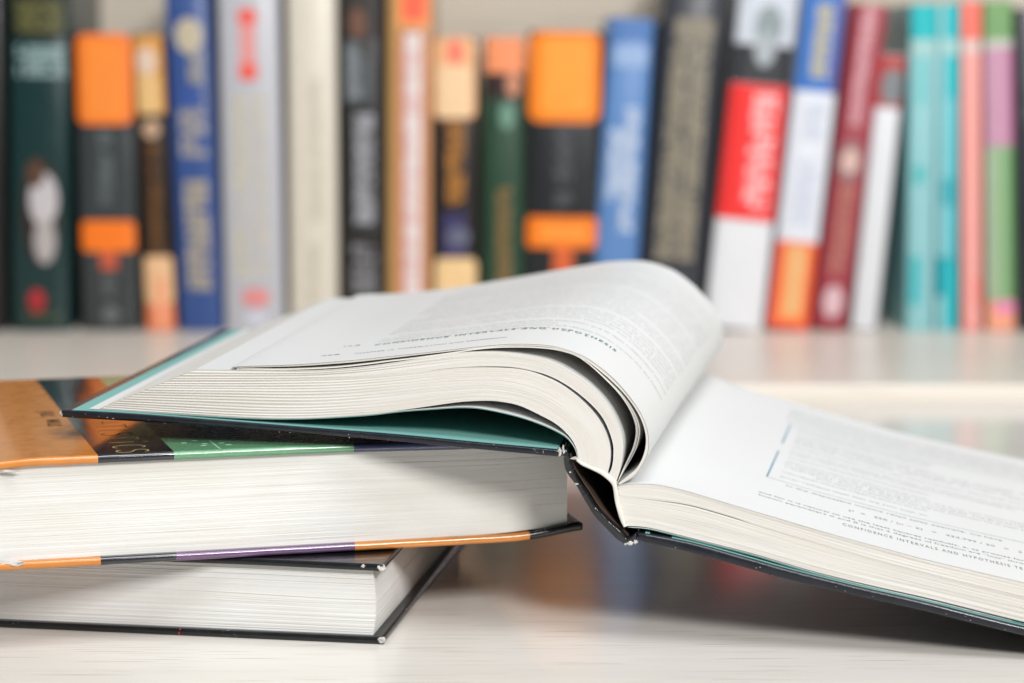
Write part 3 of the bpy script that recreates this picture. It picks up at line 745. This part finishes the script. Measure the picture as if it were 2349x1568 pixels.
while k_ < tw - 0.5:
    rline(sentence(rw.choice((40, 78, 84))), bs + 0.5 + SK * (k_ - bw) + (1.5 if rw.random() < 0.2 else 0), k_, (right_s - bs - 1.2) * rw.choice((0.5, 0.95, 0.97, 0.8)), 0.33, M_INKL)
    k_ += rw.choice((0.6, 0.6, 1.0))
k_ = tw + 0.7
while k_ < TOPR.depth - 2.0:
    rline(sentence(84), bs - 0.3 + SK * (k_ - bw), k_, FULL * 0.98, 0.33, M_INKL); k_ += 0.58

# ------------------------------------------------------------------ books on the shelf
_mc = {}
def dk(c):
    l = rgb(*c); f = lerp(0.6, 1.0, smooth((max(l) - 0.04) / 0.30)); return tuple(x * f for x in l)
def cmat(c, rough=0.45, coat=0.03):
    k = (c, rough)
    if k not in _mc: _mc[k] = coat_mat("book_cloth_%02x%02x%02x" % c, dk(c), rough, coat, 0.03)
    return _mc[k]
_im = {}
def imat(c):
    if c not in _im: _im[c] = ink("spine_print_%02x%02x%02x" % c, dk(c), 0.45)
    return _im[c]
M_SHELFPAGES = edge_mat("shelf_book_page_edges", (0.62, 0.56, 0.46), (0.45, 0.38, 0.28), 30)
PPC = 5000 / (BOOK_Y * math.cos(PITCH) + (CAM_H - 12) * math.sin(PITCH))
def shelf_book(label, bl, br, tl, tr, ytop, col, prints=(), round_=0.25, depth=14.0, y_off=0.0, name="shelf_book", hard=True, rough=0.4):
    Y = BOOK_Y + y_off
    ybase = proj(Vector((0, Y, SHELF_Z)))[1]
    P_bl = at_y(bl, ybase, Y); P_br = at_y(br, ybase, Y); P_tl = at_y(tl, ytop, Y); P_tr = at_y(tr, ytop, Y)
    wd = ((P_br - P_bl).length + (P_tr - P_tl).length) / 2
    up = ((P_tl + P_tr) / 2 - (P_bl + P_br) / 2); H = up.length; up.normalize(); rt = Vector((up.z, 0, -up.x)); 
    O = (P_bl + P_br) / 2 - rt * wd / 2; O.z = SHELF_Z + 0.01 + max(0, -rt.z * wd)
    if rt.z > 0: O.z = SHELF_Z + 0.01
    bk = Vector((0, 1, 0))
    t = thing(name, label, "book", O, "books standing in a row on the shelf")
    def bulge(u): return -round_ * 2.2 * math.sqrt(max(0, 1 - (2 * u - 1) ** 2)) if hard else -round_ * 2.2 * (1 - abs(2 * u - 1) ** 4)
    def P(u, h, d): return O + rt * (u * wd) + up * h + bk * d
    # cover: one folded shell (spine + two boards), 0.22 cm thick
    n = 14; th = min(0.22, wd * 0.12); wd -= 0.10 + 0.14 * smooth((wd - 2.2) / 1.5)
    outer = [(0, depth)] + [(0, 0.95)] + [((1 - math.cos(math.pi * i / n)) / 2, None) for i in range(n + 1)] + [(1, 0.95), (1, depth)]
    out = [(u, (bulge(u) + 0.7 if d is None else d)) for u, d in outer]
    inn = []
    for u, d in out:
        uu = lerp(th / wd, 1 - th / wd, u); inn.append((uu, d + (th if d < 0.8 else 0)))
    prof = out + inn[::-1]; m = len(prof); V = []; F = []
    hs = [0, H * 0.004 + 0.02, H - 0.08, H]
    for k, h in enumerate(hs):
        for u, d in prof:
            e = 0.03 if k in (0, 3) else 0
            V.append(P(lerp(u, 0.5, e / max(1, wd)), h, d + e))
    for k in range(3):
        for i in range(m): F.append((k * m + i, k * m + (i + 1) % m, (k + 1) * m + (i + 1) % m, (k + 1) * m + i))
    h_ = len(out)
    for k in (0, 3):
        for i in range(h_ - 1):
            a_, b_ = k * m + i, k * m + i + 1; c_, d_ = k * m + m - 2 - i, k * m + m - 1 - i
            F.append((a_, b_, c_, d_) if k == 3 else (d_, c_, b_, a_))
    o = mesh_obj("cover", V, F, cmat(col, rough), t); sm_angle(o, 40)
    # pages
    V = [P(u, h, d) for h in (0.25, H - (0.35 if hard else 0.05)) for (u, d) in ((th / wd + .002, 0.95), (1 - th / wd - .002, 0.95), (1 - th / wd - .002, depth - 0.4), (th / wd + .002, depth - 0.4))]
    mesh_obj("page_block", V, [(3, 2, 1, 0), (4, 5, 6, 7), (0, 1, 5, 4), (1, 2, 6, 5), (2, 3, 7, 6), (3, 0, 4, 7)], M_SHELFPAGES, t, uv=[(v.x, v.z * 0.1) for v in V])
    def hh(y): return max(0.02, min(H - 0.02, (ybase - y) / PPC / max(0.5, up.z)))
    lay = 0
    for pr in prints:
        kind, u0, u1, y0, y1, c = pr[:6]; lay += 1; off = 0.7 - 0.012 * lay - 0.01
        a0, b0 = hh(y0), hh(y1)      # top, bottom
        V = []; F = []
        if kind in ('rect', 'round', 'oval'):
            N_ = 20; rc = {'rect': 0, 'round': min((u1 - u0) * wd, a0 - b0) * 0.17, 'oval': 0}[kind]
            for i in range(N_ + 1):
                s_ = i / N_ if kind == 'rect' else (1 - math.cos(math.pi * i / N_)) / 2
                u = lerp(u0, u1, s_)
                x = s_ * (u1 - u0) * wd; e = min(x, (u1 - u0) * wd - x)
                cut = 0
                if kind == 'round' and e < rc: cut = rc - math.sqrt(max(0, rc * rc - (rc - e) ** 2))
                if kind == 'oval': cut = (a0 - b0) / 2 * (1 - math.sqrt(max(0, 1 - (2 * s_ - 1) ** 2)))
                uc = min(max(u, 0.0), 1.0)
                V += [P(u, b0 + cut, bulge(uc) + off), P(u, a0 - cut, bulge(uc) + off)]
            F = [(2 * i, 2 * i + 2, 2 * i + 3, 2 * i + 1) for i in range(N_)]
            mesh_obj({'rect': "spine_panel", 'round': "spine_label", 'oval': "spine_emblem"}[kind], V, F, imat(c), t)
        else:    # vertical or horizontal lettering too blurred to read: rows of broken strokes
            rl = random.Random(hash((bl, y0, lay)) & 0xffff if False else int(bl * 31 + y0 * 7 + lay))
            dens = pr[6] if len(pr) > 6 else 0.75
            if kind == 'vtext':
                step = max(0.28, (u1 - u0) * wd * 0.42); h = a0
                while h - step > b0:
                    if rl.random() < dens + 0.1:
                        for q in range(3):
                            ua = lerp(u0, u1, rl.choice((0, 0.05, 0.3))); ub = lerp(u0, u1, rl.choice((1, 0.95, 0.6)))
                            zz = h - step * (q * 0.3); zt = step * 0.22; b = len(V)
                            for j in range(5):
                                u = lerp(ua, ub, j / 4); V.extend([P(u, zz - zt, bulge(u) + off), P(u, zz, bulge(u) + off)])
                            F.extend([(b + 2 * i, b + 2 * i + 2, b + 2 * i + 3, b + 2 * i + 1) for i in range(4)])
                        b = len(V); uu = lerp(u0, u1, rl.choice((0.05, 0.85))); du = (u1 - u0) * 0.14
                        V.extend([P(uu, h - step * 0.8, bulge(uu) + off), P(uu + du, h - step * 0.8, bulge(uu + du) + off), P(uu + du, h, bulge(uu + du) + off), P(uu, h, bulge(uu) + off)]); F.append((b, b + 1, b + 2, b + 3))
                    h -= step
            else:    # htext: horizontal rows
                row = 0.5; h = a0
                while h - row > b0 - 0.05:
                    u = u0
                    while u < u1:
                        du = rl.uniform(0.05, 0.09); b = len(V)
                        if rl.random() < dens + 0.15:
                            V.extend([P(u, h - row * 0.8, bulge(u) + off), P(u + du * 0.8, h - row * 0.8, bulge(u + du * .8) + off), P(u + du * 0.8, h, bulge(u + du * .8) + off), P(u, h, bulge(u) + off)]); F.append((b, b + 1, b + 2, b + 3))
                        u += du
                    h -= row
            if V: mesh_obj("spine_lettering", V, F, imat(c), t)["kind"] = "stuff"
    return t
R_, RD, O_, VT, HT = 'rect', 'round', 'oval', 'vtext', 'htext'
shelf_book("black book spine cut off by the left edge of the picture", -60, 14, -66, 8, -70, (14, 15, 15), [(VT, .3, .7, 100, 600, (60, 60, 55))])
shelf_book("tall dark green hardcover with a portrait on its spine, near the left edge", 22, 165, 16, 160, -75, (16, 62, 62),
   [(R_, .06, .94, -60, 90, (30, 34, 24)), (HT, .12, .9, 8, 85, (120, 118, 66)), (HT, .14, .92, 108, 190, (150, 176, 176), 0.7), (O_, .20, .86, 362, 610, (52, 38, 34)), (O_, .34, .82, 395, 520, (196, 190, 192)), (O_, .42, .78, 500, 606, (176, 168, 166)), (O_, .3, .6, 366, 430, (104, 70, 50)),
    (O_, .32, .6, 665, 720, (176, 40, 44)), (R_, .35, .57, 700, 716, (150, 36, 40)), (HT, .2, .9, 722, 738, (96, 104, 70))], rough=0.3)
shelf_book("black paperback with a small rounded orange label and orange bar, beside the dark green hardcover", 185, 325, 172, 303, 78, (68, 74, 76),
   [(R_, 0, 1, 285, 300, (60, 66, 68)), (RD, 0.0, .99, 79, 285, (255, 124, 36)), (RD, .14, .84, 95, 272, (255, 140, 50)), (VT, .36, .6, 300, 480, (112, 124, 124)), (RD, .02, .98, 506, 577, (255, 122, 22)), (R_, .35, .66, 577, 618, (196, 88, 60)), (VT, .38, .62, 630, 690, (116, 122, 120)), (O_, .36, .68, 700, 745, (110, 116, 114))], hard=False, round_=0.12, rough=0.35)
shelf_book("narrow brown paperback with gilt top and cream foot, squeezed beside a leaning blue book", 336, 402, 300, 372, 82, (44, 28, 20),
   [(R_, 0, 1, 82, 262, (214, 150, 70)), (O_, .1, .8, 110, 175, (222, 196, 176)), (RD, .1, .85, 175, 262, (228, 186, 124)), (O_, .2, .8, 275, 318, (196, 160, 130)), (VT, .3, .75, 330, 580, (128, 84, 36)), (RD, .0, 1, 588, 700, (232, 186, 140)), (R_, 0, 1, 700, 762, (226, 130, 90)), (R_, .4, .75, 640, 755, (240, 160, 120))], hard=False, round_=0.1)
shelf_book("tall royal blue book with gold lettering, leaning left beside the silver grey book", 416, 512, 368, 484, -60, (50, 80, 140),
   [(O_, .2, .85, 45, 125, (190, 178, 154)), (VT, .48, .84, 120, 200, (178, 170, 152)), (VT, .2, .84, 205, 380, (172, 164, 156), .95), (VT, .24, .8, 415, 690, (182, 170, 148), .95), (R_, .2, .8, 205, 250, (48, 80, 150))], round_=0.2)
shelf_book("wide silver grey hardcover with a red emblem and gilt lettering", 517, 656, 492, 645, -80, (184, 184, 190),
   [(RD, .36, .62, 22, 185, (226, 150, 146)), (O_, .33, .66, 22, 60, (236, 96, 84)), (O_, .33, .66, 145, 186, (236, 96, 84)), (VT, .2, .48, 215, 640, (214, 208, 186), .8), (VT, .56, .76, 215, 640, (216, 208, 190), .8), (O_, .3, .78, 660, 705, (222, 140, 138)), (R_, .38, .7, 715, 745, (204, 206, 218))], round_=0.3)
shelf_book("cream clothbound hardcover with faint lettering in the middle left of the row", 664, 782, 655, 776, -80, (216, 208, 192),
   [(VT, .45, .7, 180, 520, (204, 196, 180)), (VT, .42, .6, 560, 700, (198, 192, 172))], round_=0.3)
shelf_book("charcoal black hardcover with grey lettering and a photograph strip on top", 792, 886, 778, 884, -85, (46, 42, 40),
   [(R_, .05, .95, -40, 90, (66, 60, 58)), (O_, .2, .6, 20, 90, (124, 84, 66)), (RD, .08, .45, 95, 235, (104, 112, 116)), (RD, .4, .75, 130, 232, (92, 98, 102)), (RD, .22, .82, 255, 525, (74, 74, 76)), (VT, .3, .76, 262, 520, (176, 178, 184), .95), (VT, .2, .8, 560, 700, (138, 138, 142), .95), (VT, .15, .45, 110, 232, (150, 156, 160), .9)], round_=0.15, hard=False)
shelf_book("tan and orange paperback with a white stripe and red lettering down its spine", 888, 994, 890, 996, -85, (196, 142, 96),
   [(R_, .0, .3, -60, 760, (190, 148, 92)), (R_, .22, .95, -40, 62, (248, 150, 84)), (R_, .34, .86, -30, 48, (252, 100, 70)), (R_, .26, .84, 75, 760, (196, 96, 66)), (R_, .38, .78, 78, 760, (226, 214, 210)), (VT, .36, .74, 90, 740, (222, 180, 176), .4)], round_=0.1, hard=False)
shelf_book("short paperback with peach label, dark middle and gold vertical lettering", 1000, 1098, 990, 1100, 86, (34, 28, 28),
   [(RD, .0, 1, 87, 272, (238, 178, 130)), (RD, .1, .9, 150, 268, (240, 204, 160)), (O_, .35, .7, 92, 150, (244, 120, 100)), (VT, .3, .72, 280, 480, (196, 130, 50), .9), (R_, .2, .76, 488, 590, (62, 56, 110)), (O_, .3, .85, 520, 566, (104, 108, 130)), (RD, .0, 1, 592, 760, (238, 200, 146))], round_=0.12, hard=False)
shelf_book("short dark green paperback with orange head and gold lettering at the foot", 1108, 1206, 1108, 1212, 86, (44, 84, 60),
   [(R_, .05, .98, 88, 168, (246, 148, 100)), (R_, .05, .98, 168, 225, (58, 36, 32)), (O_, .55, .9, 165, 222, (206, 140, 108)), (O_, .4, .75, 236, 296, (110, 152, 132)), (VT, .34, .68, 430, 700, (150, 116, 66), .9)], round_=0.2, hard=False)
shelf_book("thick black paperback with a large rounded orange label, beside the light blue book", 1206, 1372, 1212, 1392, 74, (38, 42, 46),
   [(RD, .0, .99, 76, 282, (255, 132, 24)), (RD, .16, .86, 92, 262, (255, 158, 52)), (VT, .38, .62, 292, 484, (104, 106, 110), .85), (RD, .01, .98, 498, 570, (255, 124, 14)), (RD, .16, .84, 516, 552, (255, 150, 50)), (R_, .38, .66, 570, 700, (214, 96, 44))], hard=False, round_=0.14, rough=0.35)
shelf_book("sky blue paperback with white handwritten style lettering, leaning right", 1352, 1462, 1402, 1508, 46, (92, 134, 190),
   [(R_, .1, .95, 48, 100, (84, 124, 184)), (RD, .12, .9, 108, 158, (150, 176, 216)), (VT, .15, .5, 300, 470, (208, 222, 240), .95), (VT, .5, .82, 250, 540, (214, 226, 242), .95)], round_=0.2, hard=False)
shelf_book("tall slate grey hardcover with dense tarnished gold lettering, leaning right", 1466, 1606, 1528, 1686, -60, (62, 66, 76),
   [(RD, .2, .84, 50, 100, (142, 134, 118)), (VT, .18, .48, 105, 620, (164, 154, 132), .95), (VT, .5, .8, 105, 620, (164, 154, 132), .95)], round_=0.3)
shelf_book("red and white book with a grey photograph at the top, leaning right", 1618, 1756, 1706, 1846, -60, (226, 228, 232),
   [(R_, .0, 1, -58, 110, (206, 212, 222)), (O_, .3, .8, 20, 120, (140, 152, 156)), (R_, .0, 1, 112, 200, (62, 64, 70)), (O_, .35, .7, 80, 160, (170, 178, 184)), (R_, .0, 1, 202, 510, (238, 44, 42)), (VT, .42, .86, 220, 490, (250, 200, 200), .95)], round_=0.15, hard=False)
shelf_book("blue, white and orange striped book with yellow lettering, leaning right", 1760, 1864, 1856, 1956, -40, (222, 226, 234),
   [(R_, .0, 1, -40, 216, (52, 116, 196)), (R_, .82, 1, -40, 216, (110, 108, 170)), (VT, .3, .72, 20, 200, (212, 196, 140), .95), (VT, .25, .8, 240, 540, (212, 218, 232), .8), (R_, .0, 1, 560, 765, (240, 92, 60)), (R_, .2, .82, 566, 742, (242, 146, 70)), (VT, .3, .74, 572, 735, (228, 196, 140), .95)], round_=0.15, hard=False)
shelf_book("maroon book with a pale round emblem and worn gilt lettering, leaning right", 1868, 1944, 1962, 2048, 16, (156, 56, 68),
   [(VT, .25, .62, 45, 300, (224, 170, 178), .95), (O_, .05, .85, 325, 425, (150, 110, 112)), (O_, .2, .7, 345, 402, (214, 180, 170)), (VT, .22, .75, 430, 640, (190, 120, 108), .9), (O_, .2, .8, 660, 735, (214, 180, 186))], round_=0.15, hard=False)
shelf_book("thin white paperback with red and grey top, leaning right against teal books", 1950, 2026, 2030, 2084, 130, (218, 220, 224),
   [(R_, .0, 1, 132, 250, (180, 66, 62)), (O_, .1, .95, 160, 245, (130, 134, 138)), (R_, .9, 1, 132, 760, (80, 84, 82))], round_=0.08, hard=False)
shelf_book("pale teal workbook with turquoise blocks, left of two alike", 2082, 2146, 2094, 2156, 10, (140, 196, 200),
   [(R_, .0, 1, 12, 92, (20, 184, 190)), (R_, .0, 1, 94, 128, (164, 204, 202)), (R_, .35, .55, 130, 240, (70, 190, 190)), (R_, .2, .6, 380, 420, (70, 184, 186)), (R_, .1, .5, 590, 700, (50, 180, 186)), (R_, .62, .8, 130, 750, (150, 200, 206))], round_=0.08, hard=False)
shelf_book("bright turquoise workbook standing left of the salmon pink booklet", 2148, 2204, 2158, 2206, 10, (92, 186, 196),
   [(R_, .0, .3, 12, 760, (150, 200, 204)), (R_, .3, 1, 12, 90, (10, 184, 192)), (R_, .0, 1, 92, 128, (160, 204, 204)), (R_, .4, 1, 130, 225, (8, 186, 194)), (R_, .2, .8, 410, 470, (40, 164, 176)), (R_, .0, .8, 590, 680, (24, 160, 172)), (R_, .5, 1, 600, 750, (16, 182, 190))], round_=0.08, hard=False)
shelf_book("salmon pink booklet between the turquoise and the green books", 2208, 2262, 2212, 2254, 6, (240, 150, 142),
   [(R_, .0, 1, 8, 92, (254, 120, 104)), (R_, .0, 1, 94, 124, (220, 196, 190)), (R_, .3, .7, 130, 750, (238, 172, 164)), (R_, .6, .9, 640, 700, (250, 130, 120))], round_=0.06, hard=False)
shelf_book("green booklet with a pink panel near the right edge of the row", 2268, 2336, 2262, 2328, 4, (136, 172, 126),
   [(R_, .0, 1, 6, 92, (118, 160, 104)), (R_, .0, 1, 94, 112, (200, 196, 190)), (R_, .0, 1, 114, 336, (196, 146, 172)), (R_, .85, 1, 114, 336, (186, 108, 150)), (R_, .0, .3, 340, 690, (170, 184, 160)), (R_, .85, 1, 340, 690, (92, 148, 90)), (R_, .0, 1, 692, 762, (238, 160, 130)), (R_, .3, 1, 695, 720, (226, 130, 180))], round_=0.06, hard=False)
shelf_book("dark navy book cut off by the right edge of the picture", 2342, 2420, 2334, 2412, 20, (48, 50, 62), [(VT, .2, .6, 120, 300, (110, 110, 120))], round_=0.1, hard=False)
